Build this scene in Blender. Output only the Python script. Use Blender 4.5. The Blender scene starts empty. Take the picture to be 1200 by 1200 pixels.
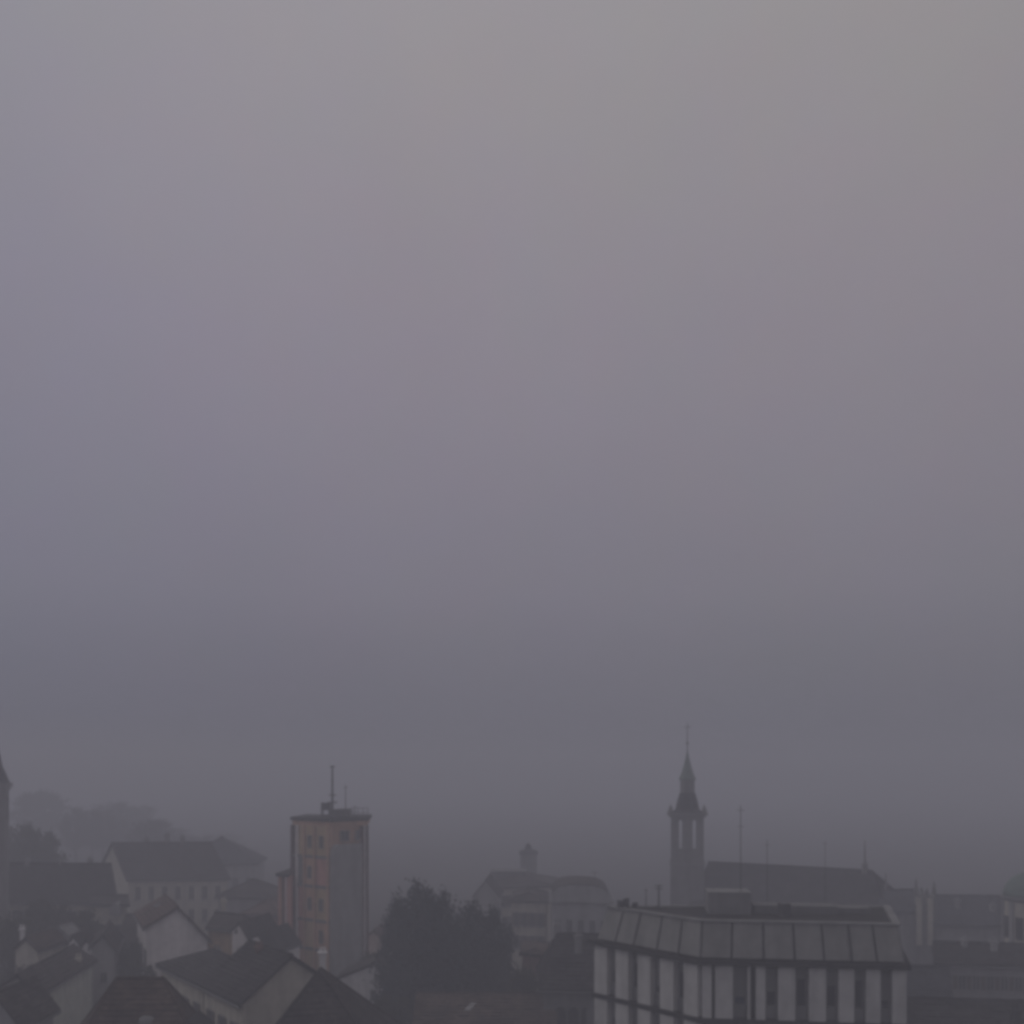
import bpy, math, random
from mathutils import Vector
R = math.radians
random.seed(7)
S = bpy.context.scene
COL = S.collection

# ---------------------------------------------------------------- camera
CAM_Z = 25.0
cam_d = bpy.data.cameras.new('camera'); cam = bpy.data.objects.new('camera', cam_d); COL.objects.link(cam)
cam.location = (0, 0, CAM_Z); cam.rotation_euler = (R(90), 0, 0)
cam_d.sensor_width = 36; cam_d.lens = 36; cam_d.shift_y = 0.25
cam_d.clip_start = 0.5; cam_d.clip_end = 6000
S.camera = cam

# ---------------------------------------------------------------- sky
SUN_EL, SUN_AZ = 38.0, -75.0          # dim sun behind the cloud, to the left
sdir = Vector((math.sin(R(SUN_AZ))*math.cos(R(SUN_EL)), math.cos(R(SUN_AZ))*math.cos(R(SUN_EL)), math.sin(R(SUN_EL))))
W = bpy.data.worlds.new('World'); S.world = W; W.use_nodes = True
nt = W.node_tree; N = nt.nodes; L = nt.links; N.clear()
out = N.new('ShaderNodeOutputWorld'); bg = N.new('ShaderNodeBackground'); L.new(bg.outputs[0], out.inputs[0])
sky = N.new('ShaderNodeTexSky'); sky.sky_type = 'NISHITA'; sky.sun_disc = False
sky.sun_elevation = R(SUN_EL); sky.sun_rotation = R(SUN_AZ); sky.dust_density = 5; sky.air_density = 2
tc = N.new('ShaderNodeTexCoord')
nrm = N.new('ShaderNodeVectorMath'); nrm.operation = 'NORMALIZE'; L.new(tc.outputs['Generated'], nrm.inputs[0])
sep = N.new('ShaderNodeSeparateXYZ'); L.new(nrm.outputs[0], sep.inputs[0])
# overcast: brightest overhead, dim towards the horizon
ramp = N.new('ShaderNodeValToRGB'); L.new(sep.outputs['Z'], ramp.inputs[0])
els = ramp.color_ramp.elements; ramp.color_ramp.interpolation = 'B_SPLINE'
els[0].position = 0.0; els[0].color = (0.140, 0.141, 0.173, 1)
els[1].position = 1.0; els[1].color = (0.42, 0.40, 0.40, 1)
for p, c in ((0.06, (0.160, 0.158, 0.194, 1)), (0.165, (0.212, 0.202, 0.245, 1)), (0.385, (0.286, 0.256, 0.300, 1)), (0.58, (0.325, 0.304, 0.312, 1))):
    e = els.new(p); e.color = c
# a little cooler to the left, duller to the right
ax_ = N.new('ShaderNodeMapRange'); ax_.inputs['From Min'].default_value = -1; L.new(sep.outputs['X'], ax_.inputs['Value'])
tint = N.new('ShaderNodeValToRGB'); L.new(ax_.outputs[0], tint.inputs[0]); te = tint.color_ramp.elements
tint.color_ramp.interpolation = 'B_SPLINE'
te[0].position = 0.25; te[0].color = (0.85, 0.90, 0.99, 1)
te[1].position = 0.78; te[1].color = (0.92, 0.915, 0.90, 1)
e = te.new(0.54); e.color = (1, 1, 1, 1)
e = te.new(0.40); e.color = (0.965, 0.95, 1.05, 1)
tm_ = N.new('ShaderNodeVectorMath'); tm_.operation = 'MULTIPLY'; L.new(ramp.outputs[0], tm_.inputs[0]); L.new(tint.outputs[0], tm_.inputs[1])
# soft unevenness of the cloud
nz = N.new('ShaderNodeTexNoise'); nz.inputs['Scale'].default_value = 2.2; nz.inputs['Detail'].default_value = 3; L.new(nrm.outputs[0], nz.inputs['Vector'])
mr = N.new('ShaderNodeMapRange'); mr.inputs['To Min'].default_value = 0.93; mr.inputs['To Max'].default_value = 1.07; L.new(nz.outputs[0], mr.inputs['Value'])
mul = N.new('ShaderNodeVectorMath'); mul.operation = 'SCALE'; L.new(tm_.outputs[0], mul.inputs[0])
L.new(mr.outputs[0], mul.inputs['Scale'])
nf = N.new('ShaderNodeTexNoise'); nf.inputs['Scale'].default_value = 11; nf.inputs['Detail'].default_value = 9; nf.inputs['Roughness'].default_value = 0.72; L.new(nrm.outputs[0], nf.inputs['Vector'])
mf = N.new('ShaderNodeMapRange'); mf.data_type = 'FLOAT_VECTOR'; L.new(nf.outputs['Color'], mf.inputs[6])
mf.inputs[9].default_value = (0.955, 0.96, 0.955); mf.inputs[10].default_value = (1.045, 1.04, 1.045)
mm = N.new('ShaderNodeVectorMath'); mm.operation = 'MULTIPLY'; L.new(mul.outputs[0], mm.inputs[0]); L.new(mf.outputs[1], mm.inputs[1])
nsc = N.new('ShaderNodeVectorMath'); nsc.operation = 'SCALE'; nsc.inputs['Scale'].default_value = 0.05; L.new(sky.outputs[0], nsc.inputs[0])
mix = N.new('ShaderNodeMix'); mix.data_type = 'RGBA'; mix.inputs['Factor'].default_value = 0.06
L.new(mm.outputs[0], mix.inputs['A']); L.new(nsc.outputs[0], mix.inputs['B'])
L.new(mix.outputs['Result'], bg.inputs['Color']); bg.inputs['Strength'].default_value = 1.0

# ---------------------------------------------------------------- sun
sun_d = bpy.data.lights.new('sun', 'SUN'); sun = bpy.data.objects.new('sun', sun_d); COL.objects.link(sun)
sun_d.energy = 0.3; sun_d.angle = R(30); sun_d.color = (1.0, 0.95, 0.9)
sun.rotation_euler = (-sdir).to_track_quat('-Z', 'Y').to_euler(); sun.location = (0, 0, 120)

S.view_settings.view_transform = 'Standard'; S.view_settings.look = 'None'
S.view_settings.exposure = 0.0; S.view_settings.gamma = 1.0
S.cycles.use_denoising = True
S.cycles.volume_bounces = 1
S.cycles.max_bounces = 5
S.cycles.filter_width = 3.8

# ================================================================ materials
def mat(name, col, rough=0.85, var=0.18, scale=1.2, kind=None, spec=0.2, col2=None):
    m = bpy.data.materials.new(name); m.use_nodes = True
    t = m.node_tree; b = t.nodes['Principled BSDF']
    b.inputs['Roughness'].default_value = rough
    b.inputs['Specular IOR Level'].default_value = spec
    geo = t.nodes.new('ShaderNodeNewGeometry')
    n1 = t.nodes.new('ShaderNodeTexNoise'); n1.inputs['Scale'].default_value = scale; n1.inputs['Detail'].default_value = 6
    n1.inputs['Roughness'].default_value = 0.65
    t.links.new(geo.outputs['Position'], n1.inputs['Vector'])
    rp = t.nodes.new('ShaderNodeValToRGB')
    c2 = col2 or tuple(c*(1-2*var) for c in col)
    rp.color_ramp.elements[0].position = 0.32; rp.color_ramp.elements[0].color = (*c2, 1)
    rp.color_ramp.elements[1].position = 0.62; rp.color_ramp.elements[1].color = (*col, 1)
    t.links.new(n1.outputs[0], rp.inputs[0])
    src = rp.outputs[0]
    if kind == 'plaster':        # rain streaks and stains
        mp = t.nodes.new('ShaderNodeMapping'); mp.inputs['Scale'].default_value = (1.1, 1.1, 0.16)
        t.links.new(geo.outputs['Position'], mp.inputs[0])
        n2 = t.nodes.new('ShaderNodeTexNoise'); n2.inputs['Scale'].default_value = 1.0; n2.inputs['Detail'].default_value = 5
        t.links.new(mp.outputs[0], n2.inputs['Vector'])
        r2 = t.nodes.new('ShaderNodeMapRange'); r2.inputs['From Min'].default_value = 0.35; r2.inputs['From Max'].default_value = 0.6
        r2.inputs['To Min'].default_value = 0.8; r2.inputs['To Max'].default_value = 1.0
        t.links.new(n2.outputs[0], r2.inputs['Value'])
        sc = t.nodes.new('ShaderNodeVectorMath'); sc.operation = 'SCALE'
        t.links.new(src, sc.inputs[0]); t.links.new(r2.outputs[0], sc.inputs['Scale']); src = sc.outputs[0]
        bp = t.nodes.new('ShaderNodeBump'); bp.inputs['Strength'].default_value = 0.25; bp.inputs['Distance'].default_value = 0.03
        n3 = t.nodes.new('ShaderNodeTexNoise'); n3.inputs['Scale'].default_value = 9
        t.links.new(geo.outputs['Position'], n3.inputs['Vector']); t.links.new(n3.outputs[0], bp.inputs['Height'])
        t.links.new(bp.outputs[0], b.inputs['Normal'])
    if kind == 'tile':           # courses of tiles: stepped by height, broken tone by tile
        vo = t.nodes.new('ShaderNodeTexVoronoi'); vo.inputs['Scale'].default_value = 3.2
        t.links.new(geo.outputs['Position'], vo.inputs['Vector'])
        r2 = t.nodes.new('ShaderNodeMapRange'); r2.inputs['To Min'].default_value = 0.6; r2.inputs['To Max'].default_value = 1.25
        sp = t.nodes.new('ShaderNodeSeparateColor'); t.links.new(vo.outputs['Color'], sp.inputs[0]); t.links.new(sp.outputs[0], r2.inputs['Value'])
        sc = t.nodes.new('ShaderNodeVectorMath'); sc.operation = 'SCALE'
        t.links.new(src, sc.inputs[0]); t.links.new(r2.outputs[0], sc.inputs['Scale']); src = sc.outputs[0]
        wv = t.nodes.new('ShaderNodeTexWave'); wv.bands_direction = 'Z'; wv.wave_profile = 'SAW'; wv.inputs['Scale'].default_value = 1.7
        wv.inputs['Distortion'].default_value = 0.6; t.links.new(geo.outputs['Position'], wv.inputs['Vector'])
        bp = t.nodes.new('ShaderNodeBump'); bp.inputs['Strength'].default_value = 1.0; bp.inputs['Distance'].default_value = 0.16
        t.links.new(wv.outputs['Fac'], bp.inputs['Height']); t.links.new(bp.outputs[0], b.inputs['Normal'])
    t.links.new(src, b.inputs['Base Color'])
    return m

M = dict(
 white=mat('plaster_white', (0.82, 0.80, 0.79), kind='plaster', var=0.08),
 pinkwhite=mat('plaster_pinkish', (0.80, 0.765, 0.755), kind='plaster', var=0.08),
 palegreen=mat('plaster_pale_green', (0.60, 0.62, 0.55), kind='plaster', var=0.1),
 cream=mat('plaster_cream', (0.55, 0.52, 0.44), kind='plaster', var=0.1),
 greyp=mat('plaster_grey', (0.33, 0.33, 0.33), kind='plaster', var=0.1),
 dgreyp=mat('plaster_dark_grey', (0.20, 0.20, 0.20), kind='plaster', var=0.12),
 ochre=mat('plaster_ochre', (0.56, 0.41, 0.25), kind='plaster', var=0.1),
 pink=mat('plaster_pink', (0.58, 0.31, 0.26), kind='plaster', var=0.1),
 salmon=mat('plaster_salmon', (0.62, 0.40, 0.28), kind='plaster', var=0.1),
 brickred=mat('brick_red', (0.24, 0.15, 0.125), kind='plaster', var=0.15),
 stone=mat('stone_grey', (0.22, 0.215, 0.21), kind='plaster', var=0.14),
 conc=mat('concrete_light', (0.58, 0.575, 0.555), kind='plaster', var=0.08),
 concm=mat('concrete_mid', (0.26, 0.26, 0.26), kind='plaster', var=0.1),
 clad=mat('cladding_zinc', (0.295, 0.295, 0.28), rough=0.55, var=0.1, kind='plaster', spec=0.4),
 dark=mat('dark_band', (0.042, 0.041, 0.041), var=0.15),
 darkred=mat('dark_red_column', (0.13, 0.075, 0.075), var=0.15),
 glass=mat('window_glass', (0.02, 0.021, 0.024), rough=0.15, var=0.1, spec=0.5),
 blind=mat('roller_blind', (0.17, 0.17, 0.17), var=0.08, rough=0.7),
 blueglass=mat('window_glass_blue', (0.04, 0.055, 0.08), rough=0.2, var=0.1, spec=0.5),
 wood=mat('shutter_wood', (0.10, 0.085, 0.07), var=0.15),
 green=mat('shutter_green', (0.07, 0.09, 0.075), var=0.15),
 tileg=mat('roof_tile_grey', (0.080, 0.069, 0.065), kind='tile', var=0.34, scale=0.7),
 tiled=mat('roof_tile_dark', (0.060, 0.055, 0.056), kind='tile', var=0.34, scale=0.6),
 tileb=mat('roof_tile_brown', (0.115, 0.082, 0.066), kind='tile', var=0.34, scale=0.6),
 tiler=mat('roof_tile_red', (0.15, 0.10, 0.086), kind='tile', var=0.34, scale=0.6),
 slate=mat('roof_slate_blue', (0.075, 0.078, 0.09), kind='tile', var=0.2, scale=0.6),
 copper=mat('copper_green', (0.17, 0.225, 0.20), var=0.15, scale=0.8),
 metal=mat('antenna_metal', (0.09, 0.09, 0.095), rough=0.5, var=0.1, spec=0.5),
 bark=mat('bark', (0.06, 0.05, 0.042), var=0.2, scale=4),
 conifer=mat('conifer_needles', (0.017, 0.035, 0.042), var=0.25, scale=0.5, rough=0.9),
 leaf=mat('leaves_dull', (0.068, 0.070, 0.046), var=0.25, scale=0.5, rough=0.9),
 twig=mat('winter_twigs', (0.085, 0.076, 0.07), var=0.2, scale=0.6, rough=0.95),
 ground=mat('town_ground', (0.075, 0.070, 0.064), var=0.25, scale=0.12, col2=(0.045, 0.045, 0.046)),
 road=mat('asphalt', (0.05, 0.05, 0.052), var=0.12, scale=0.8),
)

# ================================================================ helpers
def at(px, py, D):            # a place D metres off in depth, in the 1200 px survey of the view
    return Vector(((px-600)/1200*D, D, CAM_Z-(py-900)/1200*D))
def XY(px, D): return Vector(((px-600)/1200*D, D))
def along(P, Q, px):          # where the plan line P-Q crosses the bearing px
    k = (px-600)/1200
    s = (k*P.y-P.x)/((Q.x-P.x)-k*(Q.y-P.y))
    return s

class MB:
    def __init__(s): s.v = []; s.f = []
    def poly(s, pts):
        i = len(s.v); s.v += [tuple(p) for p in pts]; s.f.append(tuple(range(i, i+len(pts))))
    def solid(s, base, off):  # a polygon pushed along a vector
        n = len(base); i = len(s.v)
        s.v += [tuple(p) for p in base] + [tuple(Vector(p)+Vector(off)) for p in base]
        s.f.append(tuple(range(i, i+n))[::-1]); s.f.append(tuple(range(i+n, i+2*n)))
        for k in range(n): s.f.append((i+k, i+(k+1) % n, i+n+(k+1) % n, i+n+k))
    def hexa(s, b, t):        # bottom 4, top 4
        i = len(s.v); s.v += [tuple(p) for p in b] + [tuple(p) for p in t]
        s.f += [(i+3, i+2, i+1, i), (i+4, i+5, i+6, i+7)]
        for k in range(4): s.f.append((i+k, i+(k+1) % 4, i+4+(k+1) % 4, i+4+k))
    def box(s, c, sx, sy, sz, rz=0.0):   # c = centre of the base
        cx, sn = math.cos(rz), math.sin(rz)
        q = [(c[0]+x*cx-y*sn, c[1]+x*sn+y*cx) for x, y in ((-sx/2, -sy/2), (sx/2, -sy/2), (sx/2, sy/2), (-sx/2, sy/2))]
        s.hexa([(x, y, c[2]) for x, y in q], [(x, y, c[2]+sz) for x, y in q])
    def ring(s, c, prof, n=8, rz=0.0):   # lathe: prof = [(r, z)...]
        i = len(s.v)
        for r, z in prof:
            for k in range(n):
                a = rz+2*math.pi*k/n; s.v.append((c[0]+r*math.cos(a), c[1]+r*math.sin(a), z))
        for j in range(len(prof)-1):
            for k in range(n):
                s.f.append((i+j*n+k, i+j*n+(k+1) % n, i+(j+1)*n+(k+1) % n, i+(j+1)*n+k))
        s.f.append(tuple(i+k for k in range(n))[::-1]); m = (len(prof)-1)*n
        s.f.append(tuple(i+m+k for k in range(n)))
    def tube(s, a, b, r0, r1=None, n=6):
        a, b = Vector(a), Vector(b); r1 = r0 if r1 is None else r1
        d = (b-a).normalized(); u = d.orthogonal().normalized(); w = d.cross(u); i = len(s.v)
        for p, r in ((a, r0), (b, r1)):
            for k in range(n):
                t = 2*math.pi*k/n; s.v.append(tuple(p+(u*math.cos(t)+w*math.sin(t))*r))
        for k in range(n): s.f.append((i+k, i+(k+1) % n, i+n+(k+1) % n, i+n+k))
        s.f.append(tuple(i+k for k in range(n))[::-1]); s.f.append(tuple(i+n+k for k in range(n)))
    def build(s, name, m, parent=None, smooth=False):
        o_ = Vector(root_loc(parent)) if parent else Vector((0, 0, 0))
        me = bpy.data.meshes.new(name); me.from_pydata([tuple(Vector(p)-o_) for p in s.v], [], s.f); me.update()
        me.materials.append(M[m] if isinstance(m, str) else m)
        if smooth:
            for p in me.polygons: p.use_smooth = True
        o = bpy.data.objects.new(name, me); COL.objects.link(o)
        if parent: o.parent = parent
        return o
def root_loc(o):
    v = Vector(o.location)
    while o.parent: o = o.parent; v = v+Vector(o.location)
    return v
def thing(name, label, cat, loc, group=None):
    o = bpy.data.objects.new(name, None); COL.objects.link(o); o.location = loc; o.empty_display_size = 0.5
    o['label'] = label; o['category'] = cat
    if group: o['group'] = group
    return o
def structure(o): o['kind'] = 'structure'; return o

def window(root, P, Q, s, z, w, h, frame='conc', pane='glass', shutter=None, side=1, sill=True):
    """a window on the wall P-Q (plan), s metres from P, sill height z; faces to the right of P->Q"""
    P, Q = Vector(P), Vector(Q); d = (Q-P).normalized(); n = Vector((d.y, -d.x))*side
    c = P+d*s; rz = math.atan2(d.y, d.x)
    def p3(a, o, zz): q = c+d*a+n*o; return (q.x, q.y, zz)
    b = MB(); f = 0.09
    for a0, a1, z0, z1 in ((-w/2-f, -w/2, z-f, z+h+f), (w/2, w/2+f, z-f, z+h+f), (-w/2, w/2, z+h, z+h+f), (-w/2, w/2, z-f, z), (-0.035, 0.035, z, z+h)):
        b.hexa([p3(a0, -0.02, z0), p3(a1, -0.02, z0), p3(a1, 0.09, z0), p3(a0, 0.09, z0)],
               [p3(a0, -0.02, z1), p3(a1, -0.02, z1), p3(a1, 0.09, z1), p3(a0, 0.09, z1)])
    wo = b.build('window', frame, root)
    g = MB(); e = 0.004
    for a0, a1 in ((-w/2+e, -0.035-e), (0.035+e, w/2-e)):
        g.hexa([p3(a0, -0.02, z+e), p3(a1, -0.02, z+e), p3(a1, 0.03, z+e), p3(a0, 0.03, z+e)],
               [p3(a0, -0.02, z+h-e), p3(a1, -0.02, z+h-e), p3(a1, 0.03, z+h-e), p3(a0, 0.03, z+h-e)])
    g.build('pane', pane, wo)
    if sill:
        k = MB(); k.hexa([p3(-w/2-.18, -.02, z-f-.1), p3(w/2+.18, -.02, z-f-.1), p3(w/2+.18, .17, z-f-.1), p3(-w/2-.18, .17, z-f-.1)],
                         [p3(-w/2-.18, -.02, z-f-.005), p3(w/2+.18, -.02, z-f-.005), p3(w/2+.18, .17, z-f-.005), p3(-w/2-.18, .17, z-f-.005)])
        k.build('sill', 'concm', wo)
    if shutter:
        for sg in (-1, 1):
            a0, a1 = sorted((sg*(w/2+f+.02), sg*(w/2+f+.02+w*0.48)))
            k = MB(); k.hexa([p3(a0, -.02, z-.02), p3(a1, -.02, z-.02), p3(a1, .06, z-.02), p3(a0, .06, z-.02)],
                             [p3(a0, -.02, z+h+.02), p3(a1, -.02, z+h+.02), p3(a1, .06, z+h+.02), p3(a0, .06, z+h+.02)])
            k.build('shutter', shutter, wo)

def window_row(root, P, Q, zs, n, w=0.95, h=1.4, m0=1.3, m1=1.3, **kw):
    P, Q = Vector(P), Vector(Q); ln = (Q-P).length
    for z in zs:
        for i in range(n):
            s = m0+(ln-m0-m1)*(i/(n-1) if n > 1 else .5)
            window(root, P, Q, s, z, w, h, **kw)

def chimney(roof, x, y, z0, h, w=0.6, m='greyp', rz=0.2):
    b = MB(); b.box((x, y, z0), w, w*0.8, h, rz); b.box((x, y, z0+h+.003), w+.2, w*.8+.2, 0.12, rz)
    for dx in (-.14, .14): b.ring((x+dx*math.cos(rz), y+dx*math.sin(rz)), [(0.1, z0+h+.126), (0.085, z0+h+.5)], 6)
    return b.build('chimney', m, roof)

def slab(b, pts, th=0.22):
    """a sloped roof sheet with thickness, pts counter-clockwise seen from above"""
    b.solid([Vector(p) for p in pts], Vector((0, 0, th)))

def gable_house(name, label, A, B, V, zA, zB, zP, wall, roof, frac=0.5, over=0.45, hip=None, cat='house', group=None, hipf=0.5, ridge_tiles=True, gutter=True):
    """A, B = plan corners of the gable end (left, right); V = plan vector to the other end"""
    A, B, V = Vector(A), Vector(B), Vector(V)
    Pm = A.lerp(B, frac); c = (A+B)/2+V/2
    root = thing(name, label, cat, (c.x, c.y, 0), group)
    w = MB(); b3 = lambda p, z: Vector((p.x, p.y, z))
    hipn = hip in ('near', 'both'); hipf_ = hip in ('far', 'both')
    run = (B-A).length*hipf; vd = V.normalized()
    P0 = Pm+(vd*run if hipn else Vector((0, 0))); P1 = Pm+V-(vd*run if hipf_ else Vector((0, 0)))
    zl = min(zA, zB)
    if not hip:
        w.solid([b3(A, -.3), b3(B, -.3), b3(B, zB), b3(Pm, zP), b3(A, zA)], (V.x, V.y, 0))
    else:
        # walls to the eaves, gable triangle only where there is no hip
        w.hexa([b3(A, -.3), b3(B, -.3), b3(B+V, -.3), b3(A+V, -.3)], [b3(A, zA), b3(B, zB), b3(B+V, zB), b3(A+V, zA)])
        if not hipn: w.solid([b3(A, zA), b3(B, zB), b3(Pm, zP)], (vd.x*.3, vd.y*.3, 0))
    w.build('wall', wall, root)
    # roof
    r = MB(); d = (B-A).normalized(); ov = over
    sA = (zP-zA)/max(.01, (Pm-A).length); sB = (zP-zB)/max(.01, (B-Pm).length)
    eA, eB = zA-sA*ov+.06, zB-sB*ov+.06; zr = zP+.06
    A0, A1 = A-d*ov-(vd*ov), A-d*ov+V+vd*ov
    B0, B1 = B+d*ov-(vd*ov), B+d*ov+V+vd*ov
    R0 = P0 if hipn else P0-vd*ov; R1 = P1 if hipf_ else P1+vd*ov
    slab(r, [b3(A0, eA), b3(R0, zr), b3(R1, zr), b3(A1, eA)])
    slab(r, [b3(B0, eB), b3(B1, eB), b3(R1, zr), b3(R0, zr)])
    if hipn: slab(r, [b3(A0, eA), b3(B0, eB), b3(R0, zr)])
    if hipf_: slab(r, [b3(B1, eB), b3(A1, eA), b3(R1, zr)])
    ro = r.build('roof', roof, root)
    if min(A.y, B.y) < 104:
        k = MB(); up = Vector((0, 0, .225)); rnd = random.Random(int(abs(A.x)*100))
        sl = [(b3(A0, eA), b3(R0, zr), b3(A1, eA), b3(R1, zr)), (b3(B1, eB), b3(R1, zr), b3(B0, eB), b3(R0, zr))]
        if hipn: sl.append((b3(B0, eB), b3(R0, zr), b3(A0, eA), b3(R0, zr)))
        if hipf_: sl.append((b3(A1, eA), b3(R1, zr), b3(B1, eB), b3(R1, zr)))
        for e0, r0, e1, r1 in sl:
            m = max(3, int(((r0+r1)/2-(e0+e1)/2).length/.42))
            for i in range(m):
                f0, f1 = i/m, min(.995, (i+1)/m)
                p, q, p2, q2 = e0.lerp(r0, f0)+up, e1.lerp(r1, f0)+up, e0.lerp(r0, f1)+up, e1.lerp(r1, f1)+up
                n_ = max(1, int((q-p).length/.9)); th = [Vector((0, 0, .075+rnd.uniform(-.03, .04))) for _ in range(n_)]
                for j in range(n_):
                    a_, c_ = p.lerp(q, j/n_), p.lerp(q, (j+.97)/n_); a2, c2_ = p2.lerp(q2, j/n_), p2.lerp(q2, (j+.97)/n_)
                    k.poly([a_+th[j], c_+th[j], c2_, a2]); k.poly([a_, c_, c_+th[j], a_+th[j]])
        tco = k.build('tile_courses', roof, ro); tco['kind'] = 'stuff'
    if ridge_tiles:
        k = MB(); k.tube(b3(R0, zr+.24), b3(R1, zr+.24), .13)
        if hipn: k.tube(b3(A0, eA+.22), b3(R0, zr+.24), .11); k.tube(b3(B0, eB+.22), b3(R0, zr+.24), .11)
        if hipf_: k.tube(b3(A1, eA+.22), b3(R1, zr+.24), .11); k.tube(b3(B1, eB+.22), b3(R1, zr+.24), .11)
        k.build('ridge_tiles', roof, ro)
    if gutter:
        for p, q, e in ((A0, A1, eA), (B0, B1, eB)):
            k = MB(); k.tube(b3(p, e-.02), b3(q, e-.02), .09); k.build('gutter', 'metal', ro)
    return root, ro

def antenna(label, px, D, z0, ztop, r=0.05, bars=((0.0, 1.2),), n=5, group=None):
    """mast with cross-arms; bars = (metres below the top, length)"""
    p = XY(px, D); t = thing('roof_antenna', label, 'antenna', (p.x, p.y, z0), group)
    b = MB(); b.tube((p.x, p.y, z0), (p.x, p.y, ztop), r, r*.6); b.build('mast', 'metal', t)
    for dz, ln in bars:
        k = MB(); a = random.uniform(-.6, .6); dx, dy = math.cos(a)*ln/2, math.sin(a)*ln/2; z = ztop-dz-.05
        k.tube((p.x-dx, p.y-dy, z), (p.x+dx, p.y+dy, z), r*.45)
        for i in range(n):
            f = -1+2*i/(n-1); k.tube((p.x+dx*f-dy*.35, p.y+dy*f+dx*.35, z), (p.x+dx*f+dy*.35, p.y+dy*f-dx*.35, z), r*.3, n=4)
        k.build('crossarm', 'metal', t)
    return t

# ================================================================ ground
g = MB(); g.poly([(-1500, -1500, 0), (1500, -1500, 0), (1500, 1500, 0), (-1500, 1500, 0)])
structure(g.build('ground', 'ground'))
g = MB(); g.poly([(-70, 104, .004), (60, 98, .004), (60, 104, .004), (-70, 110, .004)])
structure(g.build('road', 'road'))

# ================================================================ office block with panelled mansard
NRc, LFc, RTc = XY(820, 62), XY(696, 69.1), XY(1063, 60.4)
BKc = [RTc+Vector((2.6, 9.0)), LFc+Vector((10, 0.5))]
ZB = 13.43; ZT = 15.75; ST = 3.56
foot = [LFc, NRc, RTc, BKc[0], BKc[1]]
cen = sum(foot, Vector((0, 0)))/5
office = thing('office_block', 'grey modern block with panelled mansard storey above pale upright wall panels', 'building', (cen.x, cen.y, 0))
def inset(poly, dist):
    n = len(poly); o = []
    for i in range(n):
        a, b, c = poly[i-1], poly[i], poly[(i+1) % n]
        d1 = (b-a).normalized(); d2 = (c-b).normalized(); n1 = Vector((-d1.y, d1.x)); n2 = Vector((-d2.y, d2.x))
        m = (n1+n2); m = m/(m.dot(n1)); o.append(b+m*dist)
    return o
v3 = lambda p, z: Vector((p.x, p.y, z))
fi = inset(foot, 0.55)
b = MB(); b.solid([v3(p, -.3) for p in fi], (0, 0, ZB-.25+.3)); b.build('wall', 'dark', office)
for k in range(4):
    z = ZB-.32-k*ST
    if k == 3: break
    fo = inset(foot, -0.06 if k else -0.22)
    b = MB(); b.solid([v3(p, z) for p in fo], (0, 0, .30)); b.build('floor_band', 'dark', office)
# mansard panels: two visible faces, split at the seams seen in the photograph
core = inset(foot, 0.75)
b = MB(); b.solid([v3(p, ZB-.02) for p in inset(foot, .32)], (0, 0, .3)); b.build('mansard_base', 'dark', office)
b = MB(); b.hexa
ins_t = inset(foot, 0.42); ins_b = inset(foot, 0.10)
c1, c2 = inset(foot, .34), inset(foot, .66)
b = MB()
n5 = 5; i0 = len(b.v); b.v += [tuple(v3(p, ZB+.02)) for p in c1]+[tuple(v3(p, ZT-.12)) for p in c2]
b.f.append((5, 6, 7, 8, 9))
for k in range(5): b.f.append((k, (k+1) % 5, 5+(k+1) % 5, 5+k))
b.build('mansard_core', 'dark', office)
def panels(i, cuts):
    P, Q = foot[i], foot[i+1]; ss = [min(1, max(0, along(P, Q, x))) for x in cuts]; ss[0] = 0; ss[-1] = 1
    pb, qb, pt, qt = ins_b[i], ins_b[i+1], ins_t[i], ins_t[i+1]
    gap = .07/(Q-P).length
    d = (Q-P).normalized(); nn = Vector((d.y, -d.x, 0)); nn.z = .35; nn.normalize()
    for s0, s1 in zip(ss, ss[1:]):
        a, c = s0+gap, s1-gap
        f = lambda lo, hi, s, z: v3(lo.lerp(hi, s), z)
        jit = random.uniform(-.015, .015)
        b = MB(); b.solid([f(pb, qb, a, ZB+.10), f(pb, qb, c, ZB+.10), f(pt, qt, c, ZT-.14), f(pt, qt, a, ZT-.14)], -nn*(.12+jit))
        po = b.build('cladding_panel', 'clad', office)
        b = MB(); b.tube(f(pb, qb, c, ZB+.10)+nn*.02, f(pt, qt, c, ZT-.14)+nn*.02, .035, n=4); b.build('seam', 'concm', po)
panels(0, [696, 718, 740, 768, 794, 820])
panels(1, [820, 857, 895, 932, 967, 1000, 1030, 1063])
b = MB()
for i in range(5):      # coping
    P, Q = ins_t[i], ins_t[(i+1) % 5]; d = (Q-P).normalized(); n = Vector((d.y, -d.x))
    b.solid([v3(P+n*.1, ZT-.12), v3(Q+n*.1, ZT-.12), v3(Q-n*.35, ZT-.12), v3(P-n*.35, ZT-.12)], (0, 0, .12+.002*i))
b.build('coping', 'concm', office)
b = MB(); b.solid([v3(p, ZT-.3) for p in inset(foot, .80)], (0, 0, .08)); roof_o = b.build('roof', 'tiled', office)
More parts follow.
